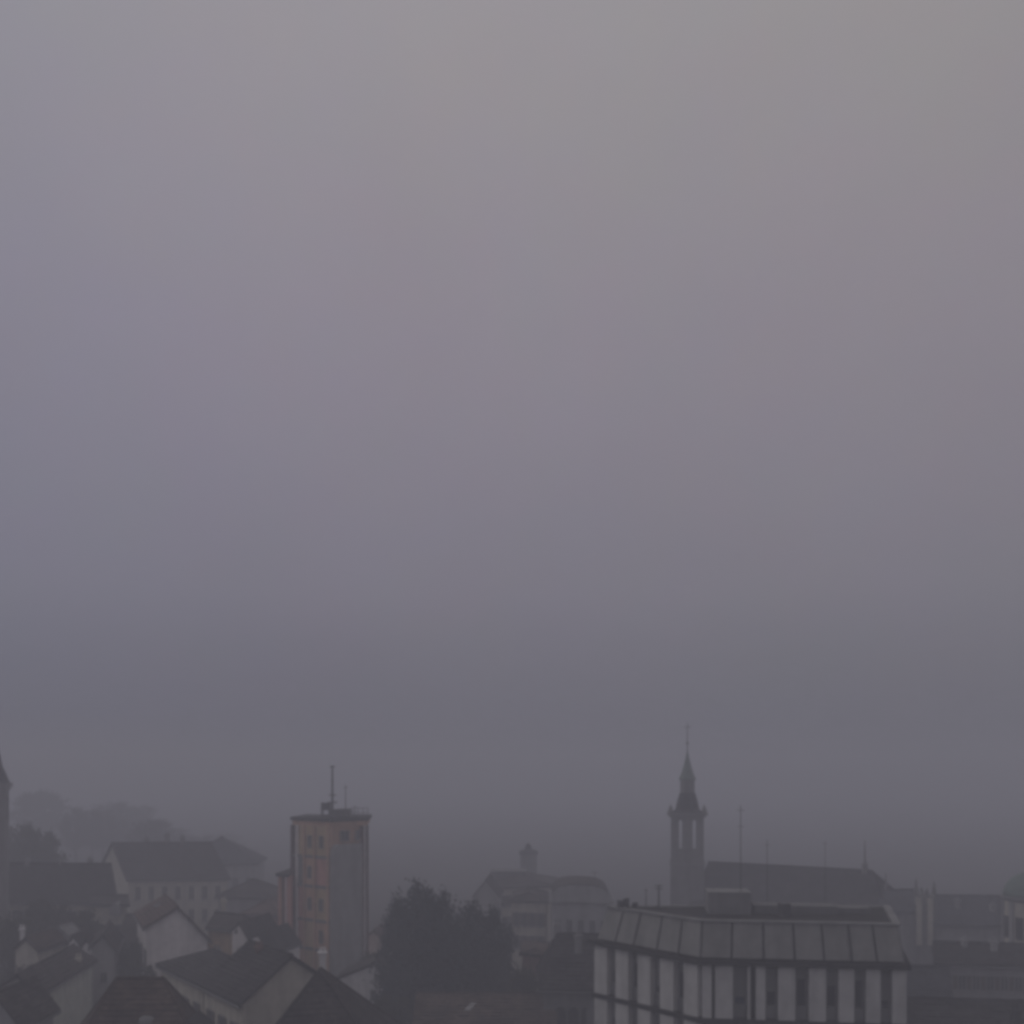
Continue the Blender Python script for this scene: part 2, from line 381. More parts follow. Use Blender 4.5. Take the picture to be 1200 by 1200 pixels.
# pale upright panels and the windows between them
def bays(i, pil, floors, off):
    P, Q = foot[i], foot[i+1]; ln = (Q-P).length; d = (Q-P).normalized(); n = Vector((d.y, -d.x))
    def p3(s, o, z): q = P+d*s+n*o; return (q.x, q.y, z)
    pil = [(max(.02, along(P, Q, a)*ln), min(ln-.02, along(P, Q, c)*ln)) for a, c in pil]
    for k in range(floors):
        z1 = ZB-.34-k*ST; z0 = ZB-.32-(k+1)*ST+.32
        for a, c in pil:
            b = MB(); b.hexa([p3(a, -.56, z0), p3(c, -.56, z0), p3(c, 0, z0), p3(a, 0, z0)], [p3(a, -.56, z1), p3(c, -.56, z1), p3(c, 0, z1), p3(a, 0, z1)])
            b.build('wall_panel', 'conc', office)
        for (a, c), (e, f) in zip(pil, pil[1:]):
            s0, s1 = c+.06, e-.06
            if s1-s0 < .25: continue
            # spandrel under, window over it with a roller blind let down by a varying amount
            zs = z0+.75; zt = z1-.12
            b = MB()
            for (u0, u1, w0, w1) in ((s0, s0+.07, zs, zt), (s1-.07, s1, zs, zt), (s0+.07, s1-.07, zt-.07, zt), (s0+.07, s1-.07, zs, zs+.07)):
                b.hexa([p3(u0, -.56, w0), p3(u1, -.56, w0), p3(u1, -.42, w0), p3(u0, -.42, w0)], [p3(u0, -.56, w1), p3(u1, -.56, w1), p3(u1, -.42, w1), p3(u0, -.42, w1)])
            wo = b.build('window', 'concm', office)
            b = MB(); b.hexa([p3(s0+.075, -.55, zs+.075), p3(s1-.075, -.55, zs+.075), p3(s1-.075, -.5, zs+.075), p3(s0+.075, -.5, zs+.075)],
                             [p3(s0+.075, -.55, zt-.075), p3(s1-.075, -.55, zt-.075), p3(s1-.075, -.5, zt-.075), p3(s0+.075, -.5, zt-.075)])
            b.build('pane', 'blueglass' if (i == 1 and k == 0 and abs(s0-1.9) < .8) else 'glass', wo)
            hb = (zt-zs)*random.choice((.25, .4, .45, .6, .75))
            b = MB(); b.hexa([p3(s0+.08, -.495, zt-.08-hb), p3(s1-.08, -.495, zt-.08-hb), p3(s1-.08, -.45, zt-.08-hb), p3(s0+.08, -.45, zt-.08-hb)],
                             [p3(s0+.08, -.495, zt-.08), p3(s1-.08, -.495, zt-.08), p3(s1-.08, -.45, zt-.08), p3(s0+.08, -.45, zt-.08)])
            b.build('roller_blind', 'blind', wo)
            b = MB(); b.hexa([p3(s0, -.56, z0+.02), p3(s1, -.56, z0+.02), p3(s1, -.36, z0+.02), p3(s0, -.36, z0+.02)],
                             [p3(s0, -.56, zs-.01), p3(s1, -.56, zs-.01), p3(s1, -.36, zs-.01), p3(s0, -.36, zs-.01)])
            b.build('spandrel', 'dgreyp', office)
bays(0, [(696.5, 711), (721, 736), (747, 762), (773, 789), (801, 817)], 2, 0)
bays(1, [(823, 834), (838, 859), (876, 879.5), (886, 897), (912, 932), (948, 968), (983, 1001), (1015, 1032), (1046, 1062.5)], 1, 0)
# stair head and plant boxes on the flat roof
b = MB(); q = XY(853, 66.6); b.box((q.x, q.y, ZT-.22), 2.7, 2.2, 1.45, -.1); b.box((q.x, q.y, ZT+1.235), 2.75, 2.25, .06, -.1); b.build('stair_head', 'concm', office)
b = MB()
for px, w, h in ((930, 5.2, .55), (985, 3.4, .42)):
    q = XY(px, 66.3); b.box((q.x, q.y, ZT-.22), w, 1.6, h+.1, -.13)
b.build('roof_light', 'dgreyp', office)
for px, D, w, h in ((727, 68, .35, .5), (734, 67.9, .3, .65), (919, 64.9, .6, .7), (744, 68, .3, .35)):
    q = XY(px, D); b = MB(); b.box((q.x, q.y, ZT-.22), w, w, h+.2, .3); b.build('roof_vent', 'metal', office)
zr = ZT-.22
antenna('short pole with a lump on top on the office roof edge', 772, 67.8, zr, at(772, 1037, 67.8).z, .07, ((.0, .55), (.2, .5)))
antenna('thin bare pole on the office roof edge beside the lumpy pole', 757, 67.9, zr, at(757, 1041, 67.9).z, .035, ((.1, .25),), 3)
antenna('tallest thin mast with two crossarms beside the stair head of the office roof', 868, 66, zr, at(868, 944, 66).z, .032, ((.25, .5), (1.3, .4)))
antenna('slim mast with one crossarm on the office roof before the church ridge', 899, 67.4, zr, at(899, 984, 67.4).z, .026, ((.3, .4),))
antenna('faint slim mast rising over the middle of the church roof', 967, 67.4, zr, at(967, 986, 67.4).z, .02, ((.1, .3),))

# ================================================================ bell tower
TD = 132.0; tc_ = XY(805.5, TD); rt = -math.atan2(tc_.x, tc_.y)
tower = thing('bell_tower', 'slender stone bell tower with open belfry and pointed lantern spire beside the church', 'tower', (tc_.x, tc_.y, 0))
zz = lambda py: at(0, py, TD).z
hw = 2.05
def tb(b, x, y, z, sx, sy, sz):
    c, s = math.cos(rt), math.sin(rt); b.box((tc_.x+x*c-y*s, tc_.y+x*s+y*c, z), sx, sy, sz, rt)
b = MB(); tb(b, 0, 0, -.3, 2*hw, 2*hw, zz(1012)+.3)
for sx in (-1, 1):
    for sy in (-1, 1): tb(b, sx*(hw-.2), sy*(hw-.2), -.3, .55, .55, zz(1012)+.29)
b.build('shaft', 'stone', tower)
b = MB(); tb(b, 0, 0, zz(1012)+.002, 2*hw+.35, 2*hw+.35, .3); b.build('string_course', 'concm', tower)
z0, z1 = zz(1012)+.302, zz(957)
for sx in (-1, 1):
    for sy in (-1, 1):
        b = MB(); tb(b, sx*(hw-.475), sy*(hw-.475), z0, .95, .95, z1-z0); b.build('pier', 'stone', tower)
b = MB()
for sg in (-1, 1):
    tb(b, 0, sg*(hw-.3), z0, 1.3, .5, z1-z0); tb(b, sg*(hw-.3), 0, z0, .5, 1.3, z1-z0)
b.build('middle_pier', 'stone', tower)
b = MB()
for sg in (-1, 1):
    tb(b, 0, sg*(hw-.3), z0, 2*hw-1.92, .42, 1.5); tb(b, sg*(hw-.3), 0, z0, .42, 2*hw-1.92, 1.5)
b.build('parapet', 'stone', tower)
for sg in (-1, 1):    # arched heads of the openings
    for x0 in (-.875, .875):
        b = MB()
        for k in range(6):
            a = math.pi*(k+.5)/6; hgt = .3*(1-math.sin(a))
            tb(b, x0+.25*math.cos(a)*.92, sg*(hw-.3), z1-.35-hgt, .1, .40, .35+hgt-.003*(k % 2))
        b.build('arch', 'stone', tower)
b = MB(); tb(b, 0, 0, z1+.002, 2*hw+.5, 2*hw+.5, .28); tb(b, 0, 0, z1+.285, 2*hw+1.0, 2*hw+1.0, .22); b.build('cornice', 'stone', tower)
zc = z1+.51
for sx in (-1, 1):
    for sy in (-1, 1):
        b = MB(); c, s = math.cos(rt), math.sin(rt); x, y = sx*(hw+.1), sy*(hw+.1)
        b.ring((tc_.x+x*c-y*s, tc_.y+x*s+y*c), [(.3, zc), (.3, zc+.35), (.02, zc+1.0)], 6); b.build('corner_pinnacle', 'stone', tower)
r8 = [(2.15, zc), (1.65, zc+.45), (1.35, zz(937)), (1.12, zz(931)), (1.05, zz(929))]
b = MB(); b.ring(tc_, r8, 8, rt+math.pi/8); b.build('spire_base', 'tiled', tower)
b = MB(); b.ring(tc_, [(.98, zz(929)), (.98, zz(913.5))], 8, rt+math.pi/8); b.build('lantern', 'stone', tower)
b = MB(); b.ring(tc_, [(1.15, zz(914)), (1.12, zz(912)), (.86, zz(907)), (.52, zz(897)), (.28, zz(889)), (.08, zz(880))], 8, rt+math.pi/8); sp = b.build('spire', 'copper', tower)
b = MB(); b.tube((tc_.x, tc_.y, zz(881)), (tc_.x, tc_.y, zz(846)), .07, .04); b.ring(tc_, [(.02, zz(873)), (.22, zz(871)), (.02, zz(868.5))], 8)
b.build('finial', 'metal', sp)
b = MB(); tb(b, 0, 0, zz(852.5), .9, .07, .1); b.build('cross_bar', 'metal', sp)
b = MB(); b.ring(tc_, [(.75, z0+2.0), (.62, z0+2.3), (.42, z0+2.8), (.3, z0+3.1), (.05, z0+3.2)], 12); b.tube((tc_.x, tc_.y, z0+3.15), (tc_.x, tc_.y, z1), .06); b.build('bell', 'metal', tower)

# ================================================================ church
c0, c1_ = XY(845, 134), XY(1012, 124)
V = c1_-c0; vd = V.normalized(); pn = Vector((vd.y, -vd.x))     # towards the camera
c0 = c0-vd*1.3; V = c1_-c0
A = c0-pn*6; B = c0+pn*6
church, cro = gable_house('church', 'large church with long dark ridged roof and a hipped east end', A, B, V*1.22, 7.6, 7.6, at(845, 1013.5, 134).z, 'stone', 'tiled', hip='far', hipf=.28, cat='church', over=.5)
for px, D, y0, y1, r in ((1013.5, 123.6, 1024, 985, .38), (1038, 122, 1050, 1023, .34)):
    b = MB(); q = XY(px, D); b.ring(q, [(r, at(0, y0, D).z), (r*.9, at(0, y0-12, D).z), (r*.35, at(0, y0-14, D).z), (.05, at(0, y1, D).z)], 6); b.build('pinnacle', 'stone', cro)
P, Q = B, B+V*1.22
ln = (Q-P).length
for k in range(6):
    s = 1.6+k*(ln-3.2)/5; q = P+vd*s+pn*.25
    b = MB(); b.box((q.x, q.y, -.3), .7, .9, 7.0, math.atan2(vd.y, vd.x)); b.build('buttress', 'stone', church)
window_row(church, P, Q, (3.4,), 5, w=.9, h=2.6, m0=3.4, m1=3.4, frame='concm')
# ================================================================ transept turret and cloister roofs east of the church
q = XY(1084, 117); tur = thing('stone_turret', 'square pale turret crowned with small pinnacles east of the church', 'turret', (q.x, q.y, 0))
zt = at(0, 1049, 117).z; b = MB(); b.box((q.x, q.y, -.3), 1.9, 2.2, zt+.3, -.2); b.build('wall', 'stone', tur)
for px in (1077, 1090):
    b = MB(); u = XY(px, 115.7); b.box((u.x, u.y, 5.0), .55, .35, zt-5.2, -.2); b.build('pilaster', 'cream', tur)
for px, D, top in ((1073.5, 116.3, 1030), (1080, 117.8, 1040), (1086, 116.3, 1041), (1094.5, 117.6, 1033)):
    b = MB(); u = XY(px, D); b.ring(u, [(.26, zt-.02), (.24, zt+.5), (.07, at(0, top, D).z)], 6); b.build('pinnacle', 'stone', tur)
gable_house('cloister_wing', 'long low wing with slate roof joining church and turret', XY(1030, 128), XY(1036, 116), Vector((4.2, .6)), 8.6, 8.6, at(0, 1046, 122).z, 'greyp', 'slate', cat='building')
wing, wro = gable_house('cloister_wing', 'long bluish slate roofed wing between turret and domed pavilion', XY(1094, 128), XY(1097, 116), Vector((9.2, -.9)), 7.2, 7.2, at(0, 1052, 122).z, 'greyp', 'slate', cat='building')
window_row(wing, XY(1097, 116), XY(1097, 116)+Vector((9.2, -.9)), (3.6,), 6, w=.7, h=1.5, frame='concm')
for px, D in ((1122, 119), (1163, 118)):
    u = XY(px, D); chimney(wro, u.x, u.y, 8.2, 1.3 if px < 1150 else .9, .5)
antenna('plain dark pole beside the domed pavilion', 1171, 108, 0, at(0, 1049, 108).z, .09, ((.1, .3),), 3)

# domed pavilion at the right
q = XY(1213, 104); dome = thing('domed_pavilion', 'round greenish pavilion tower with copper dome', 'building', (q.x, q.y, 0))
zs = at(0, 1050, 104).z
b = MB(); b.ring(q, [(2.85, -.3), (2.85, zs-.45)], 20); b.build('drum', 'cream', dome)
b = MB(); b.ring(q, [(3.0, zs-.44), (3.2, zs-.2), (3.2, zs)], 20); b.build('cornice', 'concm', dome)
prof = [(3.0*math.cos(a), zs+.01+2.5*math.sin(a)) for a in [R(x) for x in range(0, 90, 9)]]
b = MB(); b.ring(q, prof, 20); do = b.build('dome', 'copper', dome, smooth=True)
b = MB(); b.ring(q, [(.45, zs+2.4), (.4, zs+3.0), (.1, zs+3.5), (.03, zs+4.4)], 8); b.build('finial', 'metal', do)
for k in range(10):
    a = R(36*k-90-20); u = q+Vector((math.cos(a), math.sin(a)))*2.87
    b = MB(); b.box((u.x, u.y, zs-4.2), .75, .12, 2.2, a+math.pi/2); b.build('window', 'glass', dome)
    u = q+Vector((math.cos(a+R(18)), math.sin(a+R(18))))*2.9
    b = MB(); b.box((u.x, u.y, -.3), .5, .25, zs-.2, a+R(18)+math.pi/2); b.build('pilaster', 'greyp', dome)

# low town houses at the right, before the church wing
h, r_ = gable_house('town_house', 'long grey town house with a row of small windows below the slate wing', XY(1098, 98), XY(1100, 92), Vector((8.6, -1.4)), 7.4, 7.4, 8.6, 'greyp', 'tiled')
window_row(h, XY(1100, 92), XY(1100, 92)+Vector((8.6, -1.4)), (5.2, 2.4), 7, w=.55, h=1.2, m0=.8, m1=.8, frame='concm', shutter='wood')
chimney(r_, XY(1130, 94).x, 94, 8.0, 1.1, .45); chimney(r_, XY(1165, 93).x, 93, 7.9, 1.2, .5)
h, r_ = gable_house('town_house', 'small pale house with slit windows against the end of the office block', XY(1064, 90), XY(1066, 82), Vector((3.0, -.3)), 6.6, 6.6, 8.1, 'white', 'slate', over=.3)
window_row(h, XY(1066, 82), XY(1066, 82)+Vector((3.0, -.3)), (4.2,), 4, w=.32, h=1.3, m0=.4, m1=.4, frame='concm', sill=False)
h, r_ = gable_house('low_outbuilding', 'dark low roofed outbuilding in front of the small pale house', XY(1058, 84), XY(1062, 70), Vector((9.6, -.9)), 5.5, 5.0, 7.4, 'dgreyp', 'tiled', cat='outbuilding')
chimney(r_, XY(1190, 72).x, 72, 6.6, 1.3, .55, 'dark')

# ================================================================ mill tower
MD = 110.0; zm = lambda py, D=MD: at(0, py, D).z
cl, cc, cr = XY(341, 113), XY(387, 109), XY(431, 112)
mill = thing('mill_tower', 'tall salmon mill tower with a grey blank lift shaft and rooftop masts', 'tower', (cc.x, cc.y+4, 0))
fp = [cl, cc, cr, cr+Vector((-.6, 7)), cl+Vector((.5, 6))]
zt = zm(960)
fin = inset(fp, .35)
b = MB(); b.solid([v3(p, -.3) for p in fin], (0, 0, zt+.05)); b.build('wall', 'salmon', mill)
fr = inset(fp, -.08)
b = MB(); b.solid([v3(p, zt-.22) for p in fr], (0, 0, .34)); mroof = b.build('roof_slab', 'dark', mill)
b = MB(); b.solid([v3(p, zt-.75) for p in inset(fp, .12)], (0, 0, .52)); b.build('fascia', 'salmon', mill)
lev = [1003, 1038, 1078, 1112]
dl = (cc-cl).normalized(); nl = Vector((dl.y, -dl.x)); lnl = (cc-cl).length
dr = (cr-cc).normalized(); nr = Vector((dr.y, -dr.x)); lnr = (cr-cc).length
def face_box(P, d, n, s0, s1, o0, o1, z0, z1):
    b = MB(); f = lambda s, o, z: v3(P+d*s+n*o, z)
    b.hexa([f(s0, o0, z0), f(s1, o0, z0), f(s1, o1, z0), f(s0, o1, z0)], [f(s0, o0, z1), f(s1, o0, z1), f(s1, o1, z1), f(s0, o1, z1)])
    return b
for y in lev:
    face_box(cl, dl, nl, 0.0, lnl-.05, -.36, .10, zm(y)-.28, zm(y)).build('floor_band', 'dgreyp', mill)
for px, w, m in ((342.5, .22, 'darkred'), (348.5, .26, 'pinkwhite'), (357, .2, 'salmon'), (369, .2, 'salmon'), (385, .3, 'salmon')):
    s = along(cl, cc, px)*lnl
    face_box(cl, dl, nl, s-w/2, s+w/2, -.36, .16, -.3, zt-.76).build('column', m, mill)
seg = [zt-.76]+[zm(y) for y in lev]+[0]
fills = {(0, 0): 'ochre', (0, 1): 'ochre', (0, 2): 'ochre', (1, 0): 'dgreyp', (1, 1): 'salmon', (1, 2): 'pink', (2, 0): 'pink', (2, 1): 'salmon', (2, 2): 'ochre', (3, 0): 'pink', (3, 1): 'ochre', (3, 2): 'salmon', (4, 0): 'salmon', (4, 1): 'ochre', (4, 2): 'ochre'}
cols = [along(cl, cc, x)*lnl for x in (349, 357, 369, 384)]
for i in range(5):
    ztop = seg[i] if i == 0 else seg[i]-.285; zbot = seg[i+1]+.005
    for j in range(3):
        s0, s1 = cols[j]+.14, cols[j+1]-.14
        fo = face_box(cl, dl, nl, s0, s1, -.36, -.02, zbot, ztop).build('infill_panel', fills[(i, j)], mill)
        if (i, j) in ((0, 1), (1, 1), (2, 1), (3, 2), (0, 2), (2, 2)):
            zc_ = (zbot+ztop)/2; window(mill, cl, cc, (s0+s1)/2, zc_-.7, .42, 1.2, frame='concm', sill=False)
# lift shaft on the right-hand face
s0, s1 = along(cc, cr, 387)*lnr, along(cc, cr, 421.5)*lnr
b = MB(); f = lambda s, o, z: v3(cc+dr*s+nr*o, z); zs0, zs1 = 2.2, zm(990, 109)
ch = .65
b.solid([f(s0, .55, zs0), f(s1, .55, zs0), f(s1, .55, zs1), f(s0+ch, .55, zs1), f(s0+.2, .55, zs1-.35), f(s0, .55, zs1-1.0)], tuple(Vector((-nr.x, -nr.y, 0))*1.0))
b.build('lift_shaft', 'greyp', mill)
face_box(cc, dr, nr, s0-.1, s1+.2, -.3, .75, 2.0, 2.19).build('shaft_ledge', 'dark', mill)
window(mill, cc, cr, along(cc, cr, 404)*lnr, zm(985), .9, 1.0, frame='concm', sill=False); window(mill, cc, cr, along(cc, cr, 419)*lnr, zm(985), .3, 1.0, frame='concm', sill=False)
for px, w, m in ((424, .2, 'darkred'), (427, .16, 'pinkwhite'), (430, .22, 'darkred')):
    s = along(cc, cr, px)*lnr
    face_box(cc, dr, nr, s-w/2, s+w/2, -.36, .16, -.3, zt-.76).build('column', m, mill)
for k in range(9):
    s = along(cc, cr, 427)*lnr; z = zt-2.2-k*1.75
    face_box(cc, dr, nr, along(cc, cr, 422.5)*lnr, along(cc, cr, 430)*lnr, -.36, .06, z-.12, z).build('floor_band', 'salmon', mill)
# rooftop
b = MB(); q = XY(400, 113); b.box((q.x, q.y, zt+.2), 1.9, 1.8, .75, -.1); b.build('plant_room', 'dgreyp', mroof)
b = MB(); q = XY(382, 112)
for dx, dy in ((-.4, -.4), (.4, -.4), (.4, .4), (-.4, .4)): b.tube((q.x+dx, q.y+dy, zt+.2), (q.x+dx, q.y+dy, zt+1.75), .07)
b.box((q.x, q.y, zt+.9), .75, .75, .8, 0); b.build('water_tank', 'metal', mroof)
b = MB()
q0, q1 = cc+nr*.1+dr*.9, cr+nr*.1-dr*.05
for k in range(7):
    q = q0.lerp(q1, k/6); b.tube(v3(q, zt+.2), v3(q, zt+1.15), .035)
for z in (.65, 1.13): b.tube(v3(q0, zt+z), v3(q1, zt+z), .03)
b.build('railing', 'metal', mroof)
antenna('thick tall mast on the roof of the mill tower', 389.5, 112.5, zt+.2, at(0, 897, 112.5).z, .16, ((.1, .5), (3.2, .7), (4.0, 1.0)))
antenna('thin mast beside the thick one on the mill tower', 405, 112.5, zt+.95, at(0, 920, 112.5).z, .06, ((.2, .5),))
antenna('short aerial at the right corner of the mill tower roof', 416, 112, zt+.2, at(0, 944, 112).z, .05, ((.1, .7), (.6, .5)))
# lower annex on its left
ax = thing('mill_annex', 'pinkish lower annex with dark columns leaning on the mill tower', 'building', (XY(336, 114).x, 116, 0))
a0, a1 = XY(326, 112.5), XY(351, 111.5); za = zm(1027, 112)
b = MB(); b.solid([v3(a0, -.3), v3(a1-Vector((.9, 0)), -.3), v3(a1+Vector((-.9, 1.2)), -.3), v3(a0+Vector((.3, 6)), -.3)], (0, 0, za+.3)); b.build('wall', 'pink', ax)
b = MB(); b.solid([v3(a0+Vector((-.25, -.25)), za+.002), v3(a1+Vector((-1.1, -.25)), za+.002), v3(a1+Vector((-1.1, .2)), za+.002), v3(a0+Vector((.1, 6)), za+.002)], (0, 0, .3)); b.build('roof_slab', 'dark', ax)
d = (a1-a0).normalized()
for px, m in ((329, 'salmon'), (331.5, 'darkred'), (335, 'pinkwhite')):
    q = a0+d*(along(a0, a1, px)*(a1-a0).length+.1); b = MB(); b.box((q.x, q.y-.1, -.3), .2, .3, za+.25, 0); b.build('column', m, ax)

# ================================================================ houses at the left
def L2(px, D): return XY(px, D)
# white gabled house
A, B = XY(172, 97), XY(243, 99.5)
h, r_ = gable_house('gabled_house', 'white gabled house with blank end wall and reddish roof', A, B, Vector((-4.2, 9)), at(0, 1087, 97).z, at(0, 1101, 99.5).z, at(0, 1066, 98).z, 'pinkwhite', 'tiler', over=.35)
chimney(r_, A.x-1, 103, 9.6, 1.5, .6)
window_row(h, A+Vector((-4.2, 9)), A, (6.3, 3.4), 3, w=.8, h=1.3, frame='concm', shutter='wood')
# tan walled house and the white stepped gables right of it
A, B = XY(244, 104), XY(276, 102)
h, r_ = gable_house('tan_house', 'tan walled house tucked between white gables, dark roof over blank wall', A+Vector((0, 6)), A, B-A, at(0, 1077, 104).z-.6, at(0, 1090, 103).z, at(0, 1074, 106).z, 'ochre', 'tileg', over=.3)
chimney(r_, XY(262, 106).x, 106, 10.2, .9, .5, 'cream')
h, r_ = gable_house('white_gable', 'tall narrow white gable wall beside the tan wall', XY(272, 101.5), XY(293, 102.5), Vector((1.5, 6)), at(0, 1093, 101).z, at(0, 1106, 102).z, at(0, 1084, 102).z, 'pinkwhite', 'tileg', over=.15, frac=.42)
window_row(h, XY(272, 101.5), XY(293, 102.5), (6.1,), 1, w=.4, h=.9, frame='concm', sill=False)
gable_house('white_gable', 'low white gable wall with roof falling to the right, near the mill annex', XY(296, 98), XY(318, 99), Vector((1.5, 6)), at(0, 1100, 98).z, at(0, 1118, 99).z, at(0, 1098, 98).z, 'white', 'tileg', over=.15, frac=.3)
# big dark roof with hipped far end and pale gable
A, B = Vector((-19.4, 73.6)), Vector((-11.3, 79.7)); u = Vector((-.6, .8))
big, bro = gable_house('long_house', 'house with dark tiled roof and broad pale gable end before the mill', A, B, u*7.5, 8.1, 6.2, 10.9, 'cream', 'tiled', frac=.37, over=.35)
window_row(big, A+u*7.5, A, (4.9, 1.9), 3, w=.75, h=1.5, frame='concm', shutter='wood')
window_row(big, A, B, (4.8, 1.8), 3, w=.7, h=1.3, frame='concm')
chimney(bro, -14.9, 80.6, 8.9, 1.5, .55, 'white'); chimney(bro, -19.6, 79.3, 9.9, 1.2, .5, 'brickred')
wng, wro2 = gable_house('hipped_house', 'low hipped dark roof joined behind the house with the broad pale gable', A+u*7.9, A+u*7.9+(B-A)*.92, u*10, 8.0, 6.4, 9.35, 'cream', 'tiled', frac=.33, hip='far', hipf=.42, over=.35)
window_row(wng, A+u*17.9, A+u*7.9, (4.9, 1.9), 4, w=.7, h=1.5, frame='concm', shutter='wood')
chimney(wro2, -25.5, 88.5, 8.1, 1.1, .55, 'dgreyp')
# dark hipped roof in front of its gable
A, B = XY(285, 62), XY(448, 64)
h, r_ = gable_house('hipped_house', 'dark pyramid roofed house in front of the pale gable end', A, B, Vector((-.6, 11)), 6.3, 6.3, at(0, 1139, 69).z, 'greyp', 'tileg', hip='both', hipf=.62, over=.4, frac=.46)
# brown hipped roof
A, B = XY(92, 71), XY(66, 60)
h, r_ = gable_house('hipped_house', 'brown tiled hip roofed house with a round skylight and small dormer', A, B, XY(250, 60)-XY(66, 60), 6.4, 6.4, at(0, 1150, 66).z, 'cream', 'tileb', hip='both', hipf=.27, over=.4, frac=.5)
b = MB(); q = XY(173, 63.4); b.ring(q, [(.6, 9.0), (.6, 9.35), (.5, 9.55), (.25, 9.68)], 14); b.build('skylight', 'blind', r_, smooth=True)
q = XY(226, 62.6); b = MB(); b.solid([(q.x-.6, q.y-1, 7.6), (q.x+.6, q.y-1, 7.6), (q.x+.6, q.y-1, 9.15), (q.x, q.y-1, 9.65), (q.x-.6, q.y-1, 9.15)], (0, 2.4, 0)); b.build('dormer', 'greyp', r_)
b = MB(); slab(b, [(q.x-.9, q.y-1.2, 8.98), (q.x, q.y-1.2, 9.72), (q.x, q.y+1.4, 9.72), (q.x-.9, q.y+1.4, 8.98)], .14); slab(b, [(q.x+.9, q.y-1.2, 8.98), (q.x+.9, q.y+1.4, 8.98), (q.x, q.y+1.4, 9.72), (q.x, q.y-1.2, 9.72)], .14)
b.build('dormer_roof', 'dark', r_)
# greenish side-wall house at the left edge
A, B = XY(-6, 80), XY(48, 80)
h, r_ = gable_house('side_house', 'house with long pale greenish side wall and dark roof running back', A, B, Vector((-1.3, 13)), 7.5, 7.5, 8.6, 'palegreen', 'tileg', over=.35)
b = MB(); b.tube((XY(46, 79.6).x, 79.6, 0), (XY(46, 79.6).x, 79.6, at(0, 1156, 79.6).z), .12); b.build('drainpipe', 'conc', h)
chimney(r_, XY(92, 90).x, 90, 6.9, 1.3, .4, 'cream')
# narrow pale gable
A, B = XY(108, 95), XY(134, 96)
h, r_ = gable_house('narrow_house', 'narrow pale house with steep pointed gable beside the greenish wall', A, B, Vector((-2.5, 8)), at(0, 1110, 95).z, at(0, 1113, 96).z, at(0, 1099, 95).z, 'greyp', 'tileg', over=.3)
window(h, A, B, 1.0, 5.0, .5, .9, frame='concm')
# infill house between it and the white gable
A, B = XY(136, 108), XY(172, 106)
h, r_ = gable_house('terraced_house', 'dark roofed terraced house left of the white gabled house', A+Vector((0, 7)), A, B-A, 7.0, 6.6, at(0, 1077, 110).z, 'greyp', 'tileg', over=.3)
window_row(h, A, B, (4.2, 1.4), 3, w=.6, h=1.3, m0=.6, m1=.6, frame='dgreyp')
h, r_ = gable_house('terraced_house', 'pale fronted terraced house with tiny dormer under the long mid roof', XY(108, 122), XY(109, 115), Vector((4.0, -.4)), at(0, 1060, 118).z-1.0, at(0, 1060, 116).z, at(0, 1052, 118).z, 'cream', 'tiled', over=.3)
window_row(h, XY(109, 115), XY(109, 115)+Vector((4.0, -.4)), (6.3, 3.4), 3, w=.5, h=1.1, m0=.8, m1=.8, frame='concm', shutter='green')
b = MB(); q = XY(136, 114.4); b.solid([(q.x-.6, q.y-.3, 8.6), (q.x+.6, q.y-.3, 8.6), (q.x+.6, q.y-.3, 9.5), (q.x, q.y-.3, 10.0), (q.x-.6, q.y-.3, 9.5)], (0, 2, 0)); b.build('dormer', 'greyp', r_)
# long mid roof
h, r_ = gable_house('row_building', 'long dark roofed row at the left with pale wall under the eaves', XY(-30, 133), XY(-28, 123), Vector((17, -1.0)), 9.0, 9.0, at(0, 1014, 128).z, 'cream', 'tiled', cat='building')
window_row(h, XY(-28, 123), XY(-28, 123)+Vector((17, -1)), (6.4, 3.6), 8, w=.8, h=1.5, frame='concm', shutter='green')
for px in (30, 70, 104): chimney(r_, XY(px, 127).x, 127.5, 12.2, 1.3, .6)
# long house with light gable (mid distance)
A, B = XY(117, 160), XY(150, 148)
h, r_ = gable_house('manor_house', 'long manor with steep dark roof, pale gable end and windows in a row', A, B, Vector((14, 1.5)), at(0, 1031, 148).z, at(0, 1031, 148).z, at(0, 990, 154).z, 'cream', 'tiled', cat='building', over=.35)
window_row(h, B, B+Vector((14, 1.5)), (5.9, 2.6), 7, w=.7, h=1.9, m0=1.4, m1=1.4, frame='cream')
for px, e in ((172, .9), (196, 1.6), (214, 1.2)): chimney(r_, XY(px, 155).x, 155, 13.2, e, .7, 'stone')
h, r_ = gable_house('villa', 'tall villa with dark hipped roof rising behind the manor', XY(205, 172), XY(300, 176), Vector((-1, 10)), at(0, 1013, 174).z, at(0, 1013, 174).z, at(0, 982, 180).z, 'greyp', 'slate', hip='both', hipf=.42, cat='building')
window_row(h, XY(205, 172), XY(300, 176), (4.5,), 6, w=.9, h=1.7, frame='concm')
gable_house('farmhouse', 'low reddish house between manor and mill annex', XY(286, 128), XY(330, 126), Vector((0, 8)), at(0, 1072, 127).z, at(0, 1072, 127).z, at(0, 1058, 130).z, 'brickred', 'tiler', hip='both', hipf=.4)
gable_house('farmhouse', 'grey farmhouse with low hipped roof under the villa', XY(256, 138), XY(318, 136), Vector((0, 8)), at(0, 1052, 137).z, at(0, 1052, 137).z, at(0, 1034, 140).z, 'greyp', 'tileg', hip='both', hipf=.4)

